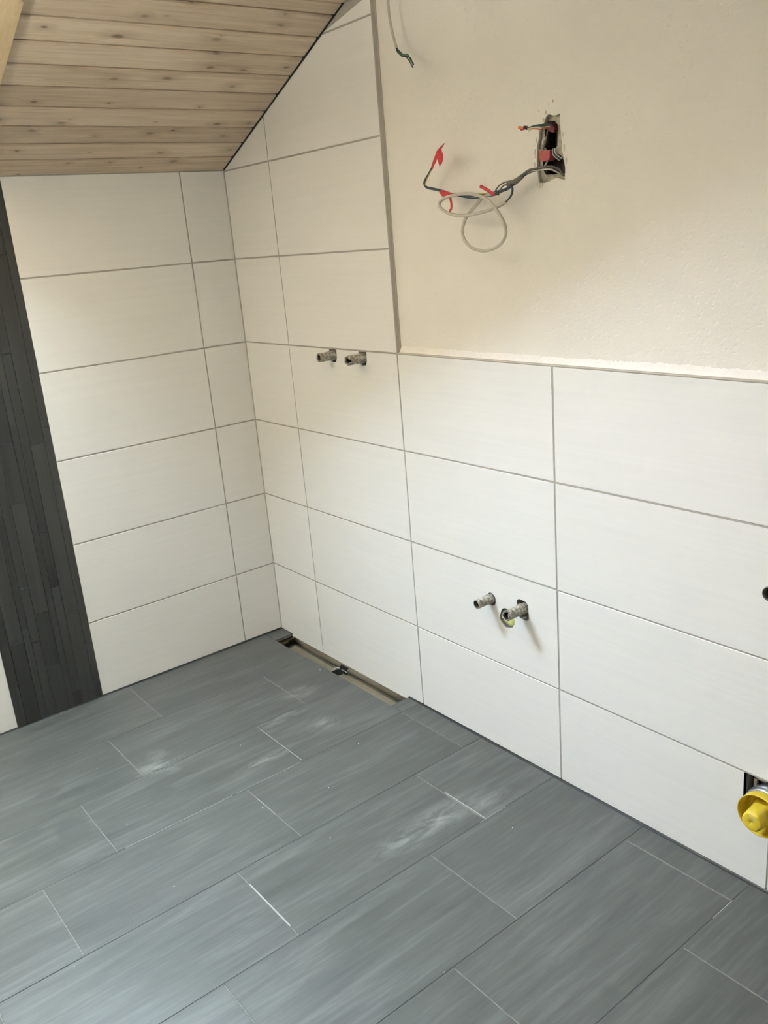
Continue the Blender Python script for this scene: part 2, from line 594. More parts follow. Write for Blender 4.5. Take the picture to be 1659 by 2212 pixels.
# ------------------------------------------------------------------ floor
DR_X0, DR_X1, DR_Y = 0.081, 0.831, -0.080          # opening over the shower channel
floor = prism('floor', [[(-0.1, ROOM_Y - 0.1), (ROOM_X + 0.1, ROOM_Y - 0.1), (ROOM_X + 0.1, 0.25), (-0.1, 0.25)],
                        [(DR_X0 - 0.012, DR_Y - 0.008), (DR_X1 + 0.004, DR_Y - 0.008), (DR_X1 + 0.004, 0.018), (DR_X0 - 0.012, 0.018)]],
              FL, 0.0010, 0.12, M['fgrout'])
tag(floor, 'grey slate-look tiled floor with dark joints', 'floor', kind='structure')
XF = [0.003, 0.312, 0.605, 0.893, 1.195, 1.490, 1.800, 2.098, 2.400, 2.702, 3.004, 3.306, 3.608, ROOM_X]
OFF = [-0.082, -0.281, -0.481]
g = 0.0011
for i in range(len(XF) - 1):
    x0, x1 = XF[i], XF[i + 1]
    ends = [-0.003]
    y = OFF[i % 3]
    while y > ROOM_Y:
        ends.append(y)
        y -= 0.602
    ends.append(ROOM_Y)
    for a, b in zip(ends[:-1], ends[1:]):
        ya, yb = a - g, b + g
        segs = [(x0 + g, x1 - g)]
        if x0 < DR_X1 and a > DR_Y - 0.001:          # tiles that meet the shower channel stop short of it
            if b < DR_Y - 0.01:
                ya = DR_Y
            else:
                segs = [(x0 + g, DR_X0)] if x0 < DR_X0 else []
        if i == 2 and a > DR_Y:
            extra = (DR_X1 + 0.001, x1 - g, -0.003, DR_Y + g)
            tile_slab('floor_tile', [(extra[0], extra[3]), (extra[1], extra[3]), (extra[1], extra[2]), (extra[0], extra[2])], FL, M['ftile'], floor)
        for s0, s1 in segs:
            lift = random.uniform(-0.0002, 0.0003)
            tile_slab('floor_tile', [(s0, yb), (s1, yb), (s1, ya), (s0, ya)], FL, M['ftile'], floor, lift=lift)
    for e in ends[1:-1]:                             # dusty end joints
        if x0 < DR_X1 and e > -0.1:
            continue
        box('joint', x0 + 0.004, x1 - 0.004, e - 0.0013, e + 0.0013, -0.006, -0.0004, M['fgrout2'], floor)
for (x0, x1, y0, y1) in ((1.325, 1.487, -0.2785, -0.2745), (1.258, 1.448, -0.8845, -0.8805), (0.640, 0.885, -0.4822, -0.4805),
                         (0.960, 1.060, -0.6850, -0.6836), (0.8918, 0.8936, -1.062, -0.73), (0.8920, 0.8934, -0.72, -0.49),
                         (1.4890, 1.4906, -0.30, -0.20), (2.0972, 2.0990, -0.16, -0.08)):
    box('joint_residue', x0, x1, y0, y1, -0.004, 0.0004, M['residue'], floor)

# ------------------------------------------------------------------ right wall
wr_out = [(-0.15, -0.1), (ROOM_X + 0.1, -0.1), (ROOM_X + 0.1, 2.6), (-0.15, 2.6)]
sqh = [(SQ[0], SQ[2]), (SQ[1], SQ[2]), (SQ[1], SQ[3]), (SQ[0], SQ[3])]
core_holes = [grow(h, 1.02) for h in H_PIPES.values()] + [grow(sqh, 1.01), grow(BOX_HOLE, 1.0)]
wall_right = prism('wall_right', [wr_out] + core_holes, WR, 0.020, 0.085, M['rough'])
tag(wall_right, 'long right wall tiled white below and plastered above', 'wall', kind='structure')
box('masonry', -0.15, ROOM_X + 0.1, 0.085, 0.20, -0.1, 2.6, M['dark'], wall_right)
low_holes = [h for h in H_PIPES.values()] + [sqh]
XP = 0.9099
prism('grout_bed', [[(-0.02, 0.0), (ROOM_X, 0.0), (ROOM_X, ZR[4]), (XP, ZR[4]), (XP, 2.45), (-0.02, 2.45)]] + low_holes, WR, 0.0013, 0.020, M['grout'], wall_right)


def clip_roof(poly, gap=0.004):
    """keep the part of an (x, z) outline below the ceiling"""
    def f(p):
        return min(ROOF_Z0 + ROOF_S * p[0], FLAT_Z) - gap - p[1]
    out = []
    # split edges finely enough for the ridge between slope and flat ceiling
    pts = []
    for i, p in enumerate(poly):
        q = poly[(i + 1) % len(poly)]
        pts.append(p)
        if (p[0] - FLAT_X) * (q[0] - FLAT_X) < 0:
            t = (FLAT_X - p[0]) / (q[0] - p[0])
            pts.append((FLAT_X, p[1] + (q[1] - p[1]) * t))
    for i, p in enumerate(pts):
        q = pts[(i + 1) % len(pts)]
        fp, fq = f(p), f(q)
        if fp >= 0:
            out.append(p)
        if fp * fq < 0:
            t = fp / (fp - fq)
            out.append((p[0] + (q[0] - p[0]) * t, p[1] + (q[1] - p[1]) * t))
        elif False:
            pass
    # bring the ridge point down onto the ceiling when the outline crosses it
    return out


def inside(pt, x0, x1, z0, z1):
    return x0 < pt[0] < x1 and z0 < pt[1] < z1


for ci in range(len(XR) - 1):
    for ri in range(8):
        x0, x1 = XR[ci] + G, XR[ci + 1] - G
        z0, z1 = ZR[ri] + (G if ri else 0), ZR[ri + 1] - G
        if ri >= 4 and ci > 1:
            continue
        if ri >= 4 and ci == 1:
            x1 = XP - 0.001
        if ri == 0 and ci == 0:
            z0 = 0.001
        poly = [(x0, z0), (x1, z0), (x1, z1), (x0, z1)]
        if ri >= 5:
            poly = clip_roof(poly)
            if len(poly) < 3:
                continue
        holes = [h for h in H_PIPES.values() if inside(h[0], x0, x1, z0, z1)]
        if ri == 0 and ci == 3:
            poly = [(x0, z0), (x1, z0), (x1, SQ[2]), (SQ[0], SQ[2]), (SQ[0], z1), (x0, z1)]
            prism('wall_tile', [poly], WR, 0.0, 0.012, M['tile'], wall_right)
        elif ri == 0 and ci == 4:
            poly = [(x0, z0), (x1, z0), (x1, z1), (SQ[1], z1), (SQ[1], SQ[2]), (x0, SQ[2])]
            prism('wall_tile', [poly], WR, 0.0, 0.012, M['tile'], wall_right)
        elif holes:
            prism('wall_tile', [poly] + holes, WR, 0.0, 0.012, M['tile'], wall_right)
        elif ri == 0 and ci in (0, 1):
            # over the shower channel the tile reaches below floor level
            if ci == 0:
                poly = [(x0, 0.001), (DR_X0, 0.001), (DR_X0, -0.009), (x1, -0.009), (x1, z1), (x0, z1)]
            else:
                poly = [(x0, -0.009), (DR_X1, -0.009), (DR_X1, z0), (x1, z0), (x1, z1), (x0, z1)]
            prism('wall_tile', [poly], WR, 0.0, 0.012, M['tile'], wall_right)
        else:
            tile_slab('wall_tile', poly, WR, M['tile'], wall_right)

# plaster field with the broken-out recess for the sockets
PY = 0.0150
prism('plaster', [[(XP + 0.004, ZR[4] + 0.010), (ROOM_X, ZR[4] + 0.010), (ROOM_X, 2.45), (XP + 0.004, 2.45)], BOX_HOLE], WR, PY, 0.020, M['plaster'], wall_right)
# scuffed and chipped plaster round the recess
rnd = random.Random(21)
for (cx, cz, w_, h_) in ((1.4675, 1.683, 0.0028, 0.011), (1.4650, 1.661, 0.0022, 0.008), (1.4730, 1.712, 0.0018, 0.006), (1.4960, 1.7545, 0.0030, 0.0045), (1.5035, 1.7690, 0.0022, 0.004),
                         (1.5520, 1.716, 0.0016, 0.007), (1.5560, 1.687, 0.0020, 0.008), (1.5605, 1.662, 0.0020, 0.009), (1.4800, 1.6135, 0.0014, 0.007), (1.4720, 1.6140, 0.0012, 0.008),
                         (1.4880, 1.6140, 0.0014, 0.005), (1.4820, 1.7760, 0.0012, 0.003), (1.5250, 1.7900, 0.0022, 0.003), (1.5120, 1.7830, 0.0010, 0.004)):
    lp_ = []
    for i in range(9):
        t = 2 * math.pi * i / 9
        lp_.append((cx + w_ * math.cos(t) * rnd.uniform(0.6, 1.4), cz + h_ * math.sin(t) * rnd.uniform(0.6, 1.3)))
    prism('plaster_chip', [lp_], WR, PY - 0.0006, PY + 0.001, M['chip'], wall_right)
# smooth white plaster lip running down to the tile edge
lip_v, lip_f = [], []
nlip = 620
for i in range(nlip + 1):
    x = XP + 0.006 + (ROOM_X - XP - 0.006) * i / nlip
    w = 0.0215 + 0.0030 * noise.noise(Vector((x * 9, 1.3, 0))) + 0.0022 * noise.noise(Vector((x * 40, 4.3, 0))) + 0.0034 * noise.noise(Vector((x * 190, 7.7, 0)))
    for (y, z) in ((0.0045, ZR[4] + 0.0035), (0.0075, ZR[4] + 0.0075), (0.0115, ZR[4] + 0.013), (PY - 0.0012, ZR[4] + w - 0.003), (PY + 0.002, ZR[4] + w + 0.002)):
        lip_v.append((x, y, z))
for i in range(nlip):
    for j in range(4):
        a = i * 5 + j
        lip_f.append((a, a + 5, a + 6, a + 1))
mesh_obj('plaster_lip', lip_v, lip_f, M['white_lip'], wall_right, True)
# metal edge profiles
t1 = box('trim_1', XP - 0.001, XP + 0.0015, -0.0006, PY + 0.004, ZR[4] - 0.001, FLAT_Z, M['profile'])
tag(t1, 'grey metal edge profile standing upright beside the plaster', 'trim', kind='structure')
box('profile_foot', XP + 0.0015, XP + 0.0045, PY - 0.0030, PY + 0.003, ZR[4] + 0.004, FLAT_Z, M['profile'], t1)
t2 = box('trim_2', XP - 0.001, ROOM_X, -0.0006, 0.0050, ZR[4] - 0.0005, ZR[4] + 0.0015, M['profile'])
tag(t2, 'grey metal edge profile lying along the top of the white tiles', 'trim', kind='structure')
box('profile_groove', XP + 0.002, ROOM_X, 0.0035, 0.0075, ZR[4] + 0.0015, ZR[4] + 0.0040, M['profile'], t2)


def fillet(name, a, b, inward, h, mat, n=8):
    """concave sealant fillet along the floor from a to b"""
    A, B, I = Vector(a), Vector(b), Vector(inward)
    sec = [(0.0, -0.004), (0.0, h), (h * 0.18, h * 0.60), (h * 0.45, h * 0.28), (h * 0.95, 0.0006), (h * 0.95, -0.004)]
    vs = [P + I * u + Vector((0, 0, v)) for P in (A, B) for u, v in sec]
    k = len(sec)
    fs = [tuple(range(k)), tuple(range(2 * k - 1, k - 1, -1))] + [(i, (i + 1) % k, k + (i + 1) % k, k + i) for i in range(k)]
    return mesh_obj(name, vs, fs, mat)


t3 = fillet('trim_3', (0.888, 0.001, 0), (ROOM_X, 0.001, 0), (0, -1, 0), 0.0075, M['silicone'])
tag(t3, 'glossy anthracite sealant joint between floor and right wall', 'trim', kind='structure')
t4 = fillet('trim_4', (-0.001, 0, 0), (-0.001, ROOM_Y, 0), (1, 0, 0), 0.0060, M['silicone'])
tag(t4, 'thin anthracite sealant joint between floor and left wall', 'trim', kind='structure')
t6 = fillet('trim_5', (DR_X1 + 0.001, 0.001, 0), (0.887, 0.001, 0), (0, -1, 0), 0.0060, M['silicone'])
tag(t6, 'short sealant joint between drain end and right wall', 'trim', kind='structure')
t5 = box('trim_6', -0.001, 0.0028, -0.0028, 0.001, 0.0, ROOF_Z0 - 0.002, M['silicone_l'])
tag(t5, 'light grey sealant line in the upright room corner', 'trim', kind='structure')

# ------------------------------------------------------------------ left wall
wall_left = box('wall_left', -0.2, -0.0013, ROOM_Y - 0.1, 0.2, -0.1, 1.93, M['grout'])
tag(wall_left, 'left wall of white tiles with a charcoal mosaic band', 'wall', kind='structure')
YL = [0.0, 0.1747, 0.7784]
YL2 = [1.0858, 1.690, 2.294, -ROOM_Y]
for cols in (YL, YL2):
    for a, b in zip(cols[:-1], cols[1:]):
        for ri in range(6):
            u0, u1 = a + (G if a != 1.0858 else 0.0004), b - (G if b != 0.7784 else 0.0004)
            z0, z1 = ZR[ri] + (G if ri else 0), ZR[ri + 1] - G
            if ri == 5:
                z1 = ROOF_Z0 - 0.003
            tile_slab('wall_tile', [(u0, z0), (u1, z0), (u1, z1), (u0, z1)], WL, M['tile'], wall_left)
SE = [0.7790, 0.8045, 0.852, 0.882, 0.904, 0.9525, 0.983, 1.0055, 1.054, 1.0852]
SJ = [[1.015, 0.409, 1.62], [0.964, 0.359, 1.57], [0.664, 0.462, 1.07, 1.27, 0.06], [1.036, 0.43, 1.63], [0.988, 0.784, 0.388, 0.184, 1.39, 1.59],
      [0.49, 1.09, 0.29, 1.69], [0.755, 0.35, 1.36], [0.306, 0.91, 1.51], [0.15, 0.75, 1.35]]
box('mosaic_bed', -0.004, -0.0012, -SE[-1], -SE[0], 0.002, 1.797, M['bed'], wall_left)
for c, js in enumerate(SJ):
    zz = [0.003] + sorted(js) + [1.7975]
    base = random.choice((0.0, 0.0008, 0.0016))
    for a, b in zip(zz[:-1], zz[1:]):
        tile_slab('mosaic_stave', [(SE[c] + 0.0004, a + 0.0005), (SE[c + 1] - 0.0004, a + 0.0005), (SE[c + 1] - 0.0004, b - 0.0005), (SE[c] + 0.0004, b - 0.0005)],
                  WL, M['stave'], wall_left, thick=0.006, ch=0.0005, lift=base + random.uniform(0, 0.0009))

# ------------------------------------------------------------------ ceiling
def slope_box(name, x0, x1, y0, y1, h0, h1, mat, parent, ch=0.0):
    vs = []
    for h in (h0, h1):
        for y in (y0, y1):
            for x in (x0, x1):
                vs.append(roof(x, y, h))
    f = [(0, 1, 3, 2), (4, 5, 7, 6), (0, 1, 5, 4), (2, 3, 7, 6), (0, 2, 6, 4), (1, 3, 7, 5)]
    return mesh_obj(name, vs, f, mat, parent)


def slope_board(x0, x1, y0, y1, parent):
    """board with chamfered long edges; its lower face is the ceiling plane"""
    sec = [(x0, 0.018), (x0, 0.0032), (x0 + 0.0026, 0.0), (x1 - 0.0026, 0.0), (x1, 0.0032), (x1, 0.018)]
    vs = [roof(x, y, h) for y in (y0, y1) for x, h in sec]
    k = len(sec)
    fs = [tuple(range(k)), tuple(range(2 * k - 1, k - 1, -1))] + [(i, (i + 1) % k, k + (i + 1) % k, k + i) for i in range(k)]
    return mesh_obj('ceiling_board', vs, fs, M['board'], parent)


ceiling = slope_box('ceiling', -0.2, FLAT_X + 0.01, SKY_Y0 + 0.019, 0.1, 0.007, 0.06, M['gap'], None)
tag(ceiling, 'sloped ceiling of limewashed pine boards', 'ceiling', kind='structure')
slope_box('roof_lining', -0.2, FLAT_X + 0.01, ROOM_Y - 0.1, SKY_Y1 - 0.019, 0.007, 0.06, M['gap'], ceiling)
slope_box('roof_lining', -0.2, SKY_X0 - 0.019, SKY_Y1 - 0.02, SKY_Y0 + 0.02, 0.007, 0.06, M['gap'], ceiling)
XB = [-0.004, 0.0785, 0.158, 0.240, 0.325, 0.409, 0.492, 0.575, 0.657, 0.7435, FLAT_X]
for a, b in zip(XB[:-1], XB[1:]):
    a2, b2 = a + 0.0030, b - 0.0030
    if a >= SKY_X0 - 0.001:
        slope_board(a2, b2, SKY_Y0 + 0.004, -0.0045, ceiling)
        slope_board(a2, b2, ROOM_Y, SKY_Y1 - 0.004, ceiling)
    else:
        slope_board(a2, b2, ROOM_Y, -0.0045, ceiling)
slope_box('sealant_line', 0.0, FLAT_X, -0.0050, 0.001, -0.0012, 0.006, M['black_sil'], ceiling)
box('ceiling_board', FLAT_X, 0.88, ROOM_Y, -0.0045, FLAT_Z, FLAT_Z + 0.02, M['board'], ceiling)
box('ceiling_board', 0.884, 0.972, ROOM_Y, -0.0045, FLAT_Z, FLAT_Z + 0.02, M['board'], ceiling)
box('ceiling_plasterboard', FLAT_X, ROOM_X + 0.1, ROOM_Y - 0.1, 0.1, FLAT_Z + 0.004, FLAT_Z + 0.15, M['plainwall'], ceiling)
# skylight: deep pine lining up to the window frame
win = slope_box('window_1', SKY_X0, SKY_X1, SKY_Y0, SKY_Y0 + 0.02, 0.0, SHAFT, M['lining'], None)
tag(win, 'pine-lined roof window shaft in the sloped ceiling', 'window', kind='structure')
slope_box('lining_board', SKY_X0, SKY_X1, SKY_Y1 - 0.02, SKY_Y1, 0.0, SHAFT, M['lining'], win)
slope_box('lining_board', SKY_X0 - 0.02, SKY_X0, SKY_Y1 - 0.02, SKY_Y0 + 0.02, 0.018, SHAFT, M['lining'], win)
slope_box('lining_board', SKY_X1, SKY_X1 + 0.02, SKY_Y1 - 0.02, SKY_Y0 + 0.02, 0.0, SHAFT, M['lining'], win)

for (x0, x1, y0, y1) in ((SKY_X0 - 0.06, SKY_X1, SKY_Y0 - 0.004, -0.858), (SKY_X0 - 0.06, SKY_X1, SKY_Y1 - 0.064, SKY_Y1 + 0.004), (SKY_X0 - 0.06, SKY_X0 + 0.004, SKY_Y1 + 0.004, SKY_Y0 - 0.004)):
    slope_box('casing_board', x0, x1, y0, y1, -0.012, 0.0, M['casing'], win)

# ------------------------------------------------------------------ the rest of the room, behind the camera
tag(box('wall_back', ROOM_X, ROOM_X + 0.15, ROOM_Y - 0.1, 0.1, -0.1, 2.4, M['plainwall']), 'plain white wall facing the mosaic wall', 'wall', kind='structure')
tag(box('wall_near', -0.2, ROOM_X + 0.15, ROOM_Y - 0.15, ROOM_Y, -0.1, 2.4, M['plainwall']), 'plain white wall facing the pipe wall', 'wall', kind='structure')

# added uplighter, unseen behind the camera; bounces warm fill off the white ceiling
FILL_STRENGTH = 190.0
LX, LY, LZ = 1.25, -2.05, FLAT_Z - 0.34
lamp = thing('added_fill_lamp', 'added unseen bowl lamp throwing warm fill light up at the flat ceiling', 'lamp', (LX, LY, FLAT_Z))
k = Mat('warm_fill_glow', (0.9, 0.85, 0.75), 0.4)
k.b.inputs['Emission Color'].default_value = (1.0, 0.965, 0.83, 1)
k.b.inputs['Emission Strength'].default_value = FILL_STRENGTH
ring = [(math.cos(2 * math.pi * i / 32), math.sin(2 * math.pi * i / 32)) for i in range(32)]
part('fill_glow_disc', [(LX + 0.18 * c, LY + 0.18 * q, LZ) for c, q in ring], [tuple(range(32))], k.m, lamp)
vs, fs = [], []
for j in range(9):
    ph = j / 8 * math.pi / 2
    for c, q in ring:
        vs.append((LX + 0.20 * math.cos(ph) * c, LY + 0.20 * math.cos(ph) * q, LZ + 0.015 - 0.10 * math.sin(ph)))
for j in range(8):
    for i in range(32):
        fs.append((j * 32 + i, j * 32 + (i + 1) % 32, (j + 1) * 32 + (i + 1) % 32, (j + 1) * 32 + i))
part('bowl', vs, fs, M['white'], lamp, True)
tube('rod', [(LX, LY, LZ), (LX, LY, LZ + 0.17), (LX, LY, FLAT_Z)], 0.006, M['white'], lamp, up=Vector((1, 0, 0)))

# ------------------------------------------------------------------ shower channel
drain = thing('shower_channel', 'open stainless steel shower channel let into the floor under the white wall', 'drain', (0.45, -0.04, -0.03))
cs = [(0.0125, -0.0105), (0.0005, -0.0105), (-0.0120, -0.0310), (-0.0795, -0.0320), (-0.0865, -0.0250), (-0.0865, -0.0095)]
HX, HY, HR = 0.449, -0.038, 0.025
def chan(x0, x1, nm='trough'):
    vs = [(x, y, z) for x in (x0, x1) for y, z in cs]
    k = len(cs)
    return part(nm, vs, [(i, i + 1, k + i + 1, k + i) for i in range(k - 1)], M['steel'], drain)


chan(DR_X0 - 0.006, HX - 0.034)
chan(HX + 0.034, DR_X1 + 0.002)
# middle of the trough with the round outlet
vs, fs = [], []
back = [(0.0125, -0.0105), (0.0005, -0.0105), (-0.0120, -0.0310)]
vs = [(x, y, z) for x in (HX - 0.034, HX + 0.034) for y, z in back]
fs = [(0, 1, 4, 3), (1, 2, 5, 4)]
part('trough', vs, fs, M['steel'], drain)
outl = [(HX - 0.034, -0.0120), (HX + 0.034, -0.0120), (HX + 0.034, -0.0795), (HX - 0.034, -0.0795)]
hl = [(HX + HR * math.cos(t), HY + HR * math.sin(t)) for t in [2 * math.pi * i / 24 for i in range(24)]]
tr = tessellate_polygon([[Vector((u, v, 0)) for u, v in outl], [Vector((u, v, 0)) for u, v in hl]])
part('trough', [(u, v, -0.0315) for u, v in outl + hl], [tuple(t) for t in tr], M['steel'], drain)
vs = [(x, y, z) for x in (HX - 0.034, HX + 0.034) for y, z in cs[3:]]
part('trough', vs, [(0, 1, 4, 3), (1, 2, 5, 4)], M['steel'], drain)
vs = [(HX + HR * math.cos(t), HY + HR * math.sin(t), z) for z in (-0.0315, -0.09) for t in [2 * math.pi * i / 24 for i in range(24)]]
part('outlet', vs, [(i, (i + 1) % 24, 24 + (i + 1) % 24, 24 + i) for i in range(24)] + [tuple(range(24, 48))], M['hole'], drain, True)
v, f = box_vf(DR_X0 - 0.012, DR_X0 - 0.004, -0.087, 0.0125, -0.036, -0.0095)
part('end_plate', v, f, M['steel'], drain)
v, f = box_vf(DR_X1 - 0.001, DR_X1 + 0.004, -0.087, 0.0125, -0.036, -0.0095)
part('end_plate', v, f, M['steel'], drain)
v, f = box_vf(DR_X0 - 0.006, DR_X0 + 0.0155, -0.086, 0.004, -0.0165, -0.0135)
part('flange', v, f, M['steel'], drain)
v, f = box_vf(0.4330, 0.4700, -0.0105, -0.0030, -0.0290, -0.0150)
part('latch_slot', v, f, M['hole'], drain)
v, f = box_vf(0.4330, 0.4440, -0.0150, -0.0070, -0.0300, -0.0225)
part('latch', v, f, M['steel'], drain)
part('rim', [(DR_X0 - 0.004, 0.0035, -0.0088), (DR_X1, 0.0035, -0.0088), (DR_X1, -0.0012, -0.0104), (DR_X0 - 0.004, -0.0012, -0.0104)], [(0, 1, 2, 3)], M['silicone_l'], drain)

# ------------------------------------------------------------------ pipe stubs
def stub(name, label, cx, cz, L, r, seed, threads=True, style='open', group='capped water pipe stubs on the right wall'):
    t = thing(name, label, 'pipe', (cx, 0.0, cz), group)
    prof = [(r * 1.06, 0.045), (r * 1.10, 0.004), (r * 1.14, -0.005), (r * 1.10, -0.010), (r * 1.0, -0.014)]
    lathe('collar', cx, cz, prof, M['stub'], t, 22, 0.10, seed)
    ys = []
    y = -0.012
    k = 0
    while y > -L + 0.003:
        rr = r * (1.0 if (k % 2 == 0 or not threads) else 0.90)
        ys.append((rr, y))
        y -= 0.0026
        k += 1

    def jag(j, a, rr, yy):
        if j >= len(ys) and style == 'torn':
            yy += 0.010 * max(0, math.sin(a * 3 + seed)) * (0.5 + 0.5 * math.sin(a + 1.2))
            rr *= 1 + 0.10 * math.sin(5 * a + seed)
        if j >= len(ys) and style == 'notch':
            if math.cos(a - 3.6) > 0.55:
                yy += 0.009 * (math.cos(a - 3.6) - 0.55) / 0.45
        return rr, yy
    wi = 0.84 if style == 'notch' else 0.74
    prof = ys + [(r * 0.99, -L + 0.001), (r * 0.95, -L), (r * wi, -L), (r * (wi - 0.04), -L + 0.003)]
    bar = lathe('barrel', cx, cz, prof, M['stub'], t, 30, 0.07 if style != 'notch' else 0.025, seed + 3, mod=jag)

    def star(j, a, rr, yy):
        if style == 'torn':
            rr *= 1 - 0.16 * (0.5 + 0.5 * math.cos(6 * a))
            yy = min(yy + 0.006, 0.03)
        return rr, yy
    prof = [(r * (wi - 0.03), -L + 0.0022), (r * (wi - 0.08), -L + 0.012), (r * (wi - 0.12), -L + 0.026), (0.0005, -L + 0.027)]
    lathe('socket', cx, cz, prof, M['socketgrey' if style != 'torn' else 'hole'], bar, 30, 0.03, seed + 9, mod=star)
    return t


stub('pipe_stub', 'short threaded grey pipe stub with a round open end, upper pair, nearer the room corner', 0.572, 1.1690, 0.057, 0.0146, 1)
stub('pipe_stub', 'short pale mortar-covered pipe stub with torn dark opening, upper pair, nearer the plaster', 0.7355, 1.1690, 0.0610, 0.0152, 2, style='torn', threads=False)
stub('pipe_stub', 'smooth grey pipe stub with notched open end, lower pair, nearer the room corner', 1.2620, 0.4945, 0.0600, 0.0138, 3, threads=False, style='notch')
stub('pipe_stub', 'rough brownish pipe stub in front of the yellow-green plug, lower pair', 1.3875, 0.4985, 0.0680, 0.0148, 4, threads=False, style='torn')

lp = thing('pipe_plug', 'yellow-green round plug recessed in a chipped hole between the lower pipe stubs', 'plug', (1.3265, 0.03, 0.4505))
lathe('plug_face', 1.3275, 0.4495, [(0.0275, 0.045), (0.0275, 0.011), (0.0255, 0.009), (0.016, 0.0085), (0.0003, 0.0085)], M['lime'], lp, 26)
lathe('chipped_edge', 1.3265, 0.4505, [(0.0298, 0.030), (0.0292, 0.010), (0.0272, 0.0045), (0.0278, 0.0130)], M['rubber'], lp, 26, 0.06, 8)

fp = thing('drain_pipe_opening', 'dark round pipe opening in the tile at the photo edge above the yellow cap', 'pipe', (2.1045, 0.0, 0.7455))
lathe('pipe_ring', 2.1045, 0.7455, [(0.0166, 0.03), (0.0168, 0.000), (0.0160, -0.0025), (0.0142, -0.0025), (0.0136, 0.002), (0.0134, 0.05)], M['rubber'], fp, 28, 0.015, 5)
lathe('pipe_inside', 2.1045, 0.7455, [(0.0135, 0.010), (0.0130, 0.045), (0.0003, 0.046)], M['hole'], fp, 24)

# ------------------------------------------------------------------ yellow drain cap
CX, CZ = 2.133, 0.233
cap = thing('pipe_end_stopper', 'round yellow plastic test cap with a central knob in a square tile cut-out', 'cap', (CX, 0.0, CZ))
lathe('sleeve', CX, CZ, [(0.047, 0.080), (0.047, 0.004), (0.0515, 0.002), (0.0530, -0.003), (0.0530, -0.012), (0.0505, -0.015), (0.0525, -0.018), (0.0515, -0.0235), (0.0480, -0.0250)], M['chrome'], cap, 40)
lathe('dish', CX, CZ, [(0.0470, -0.022), (0.0500, -0.030), (0.0508, -0.048), (0.0506, -0.0505), (0.0490, -0.0500), (0.0478, -0.044), (0.0440, -0.022), (0.0380, -0.016), (0.0003, -0.0150)], M['cap'], cap, 44)


def hexish(j, a, rr, yy):
    return rr * (1 + 0.035 * math.cos(6 * a)), yy


lathe('knob', CX, CZ, [(0.0300, -0.0150), (0.0270, -0.035), (0.0250, -0.060), (0.0240, -0.072), (0.0215, -0.0790), (0.0190, -0.0802), (0.0022, -0.0800), (0.0012, -0.0785), (0.0002, -0.0785)], M['cap'], cap, 36, mod=hexish)
fr = part('cutout_packing', *box_vf(SQ[0] + 0.001, SQ[1], 0.040, 0.080, SQ[2], SQ[3] - 0.001), M['dark'], cap)
part('bracket', *box_vf(SQ[0] + 0.012, SQ[1] - 0.010, 0.022, 0.030, SQ[3] - 0.020, SQ[3] - 0.010), M['rough'], cap)
part('bracket', *box_vf(SQ[0] + 0.012, SQ[0] + 0.020, 0.022, 0.030, SQ[2] + 0.01, SQ[3] - 0.010), M['rough'], cap)

# ------------------------------------------------------------------ wall boxes in the broken-out recess
bx = thing('socket_box', 'dark double socket box set in a rough recess broken into the plaster', 'socket box', (1.515, 0.03, 1.69))
YB = 0.026
prism_holder = []


def local_prism(name, loop, y0, y1, mat, parent):
    n = len(loop)
    vs = [(u, y0, v) for u, v in loop] + [(u, y1, v) for u, v in loop]
    fs = [tuple(range(n)), tuple(range(2 * n - 1, n - 1, -1))] + [(i, (i + 1) % n, n + (i + 1) % n, n + i) for i in range(n)]
    return part(name, vs, fs, mat, parent)


UB = [(1.4925, 1.744), (1.499, 1.750), (1.519, 1.749), (1.527, 1.740), (1.5245, 1.695), (1.518, 1.689), (1.497, 1.690), (1.490, 1.697)]
LB = [(1.484, 1.680), (1.532, 1.676), (1.541, 1.667), (1.5520, 1.640), (1.545, 1.633), (1.492, 1.636), (1.483, 1.648)]
bed = prism('mortar_bed', [[(u, v) for u, v in grow(BOX_HOLE, 1.01)], UB, LB], WR, 0.027, 0.040, M['rough'], wall_right)
def open_box(name, loop, y0, y1):
    n = len(loop)
    vs = [(u, y0, v) for u, v in loop] + [(u, y1, v) for u, v in loop]
    return part(name, vs, [tuple(range(2 * n - 1, n - 1, -1))] + [(i, (i + 1) % n, n + (i + 1) % n, n + i) for i in range(n)], M['box'], bx)


open_box('upper_box', UB, 0.024, 0.060)
open_box('lower_box', LB, 0.024, 0.060)
pts = []
for i in range(9):
    pts.append((1.4835 + 0.036 * i / 8, 1.692 - 0.004 * i / 8 + random.uniform(-0.0022, 0.0022)))
local_prism('terminal_block', [(1.4845, 1.690), (1.5185, 1.6868), (1.5170, 1.668), (1.508, 1.6645), (1.4905, 1.6655), (1.486, 1.674)], 0.008, YB + 0.004, M['redblock'], bx)
local_prism('frayed_top', pts + [(1.5190, 1.6862), (1.4840, 1.6880)], 0.0085, YB + 0.003, M['white'], bx)
local_prism('taped_joint', [(1.506, 1.744), (1.513, 1.746), (1.521, 1.740), (1.530, 1.732), (1.5265, 1.724), (1.517, 1.725), (1.508, 1.733)], 0.014, YB + 0.004, M['darkred'], bx)
tube('wire', [(1.521, 0.020, 1.690), (1.523, 0.017, 1.680), (1.530, 0.019, 1.672), (1.538, 0.024, 1.664)], 0.0014, M['blue'], bx)
tube('wire', [(1.524, 0.020, 1.690), (1.5265, 0.017, 1.680), (1.533, 0.019, 1.673), (1.541, 0.024, 1.666)], 0.0012, M['white'], bx)
tube('wire', [(1.518, 0.020, 1.690), (1.520, 0.016, 1.679), (1.526, 0.018, 1.671), (1.533, 0.024, 1.663)], 0.0014, M['cable'], bx)
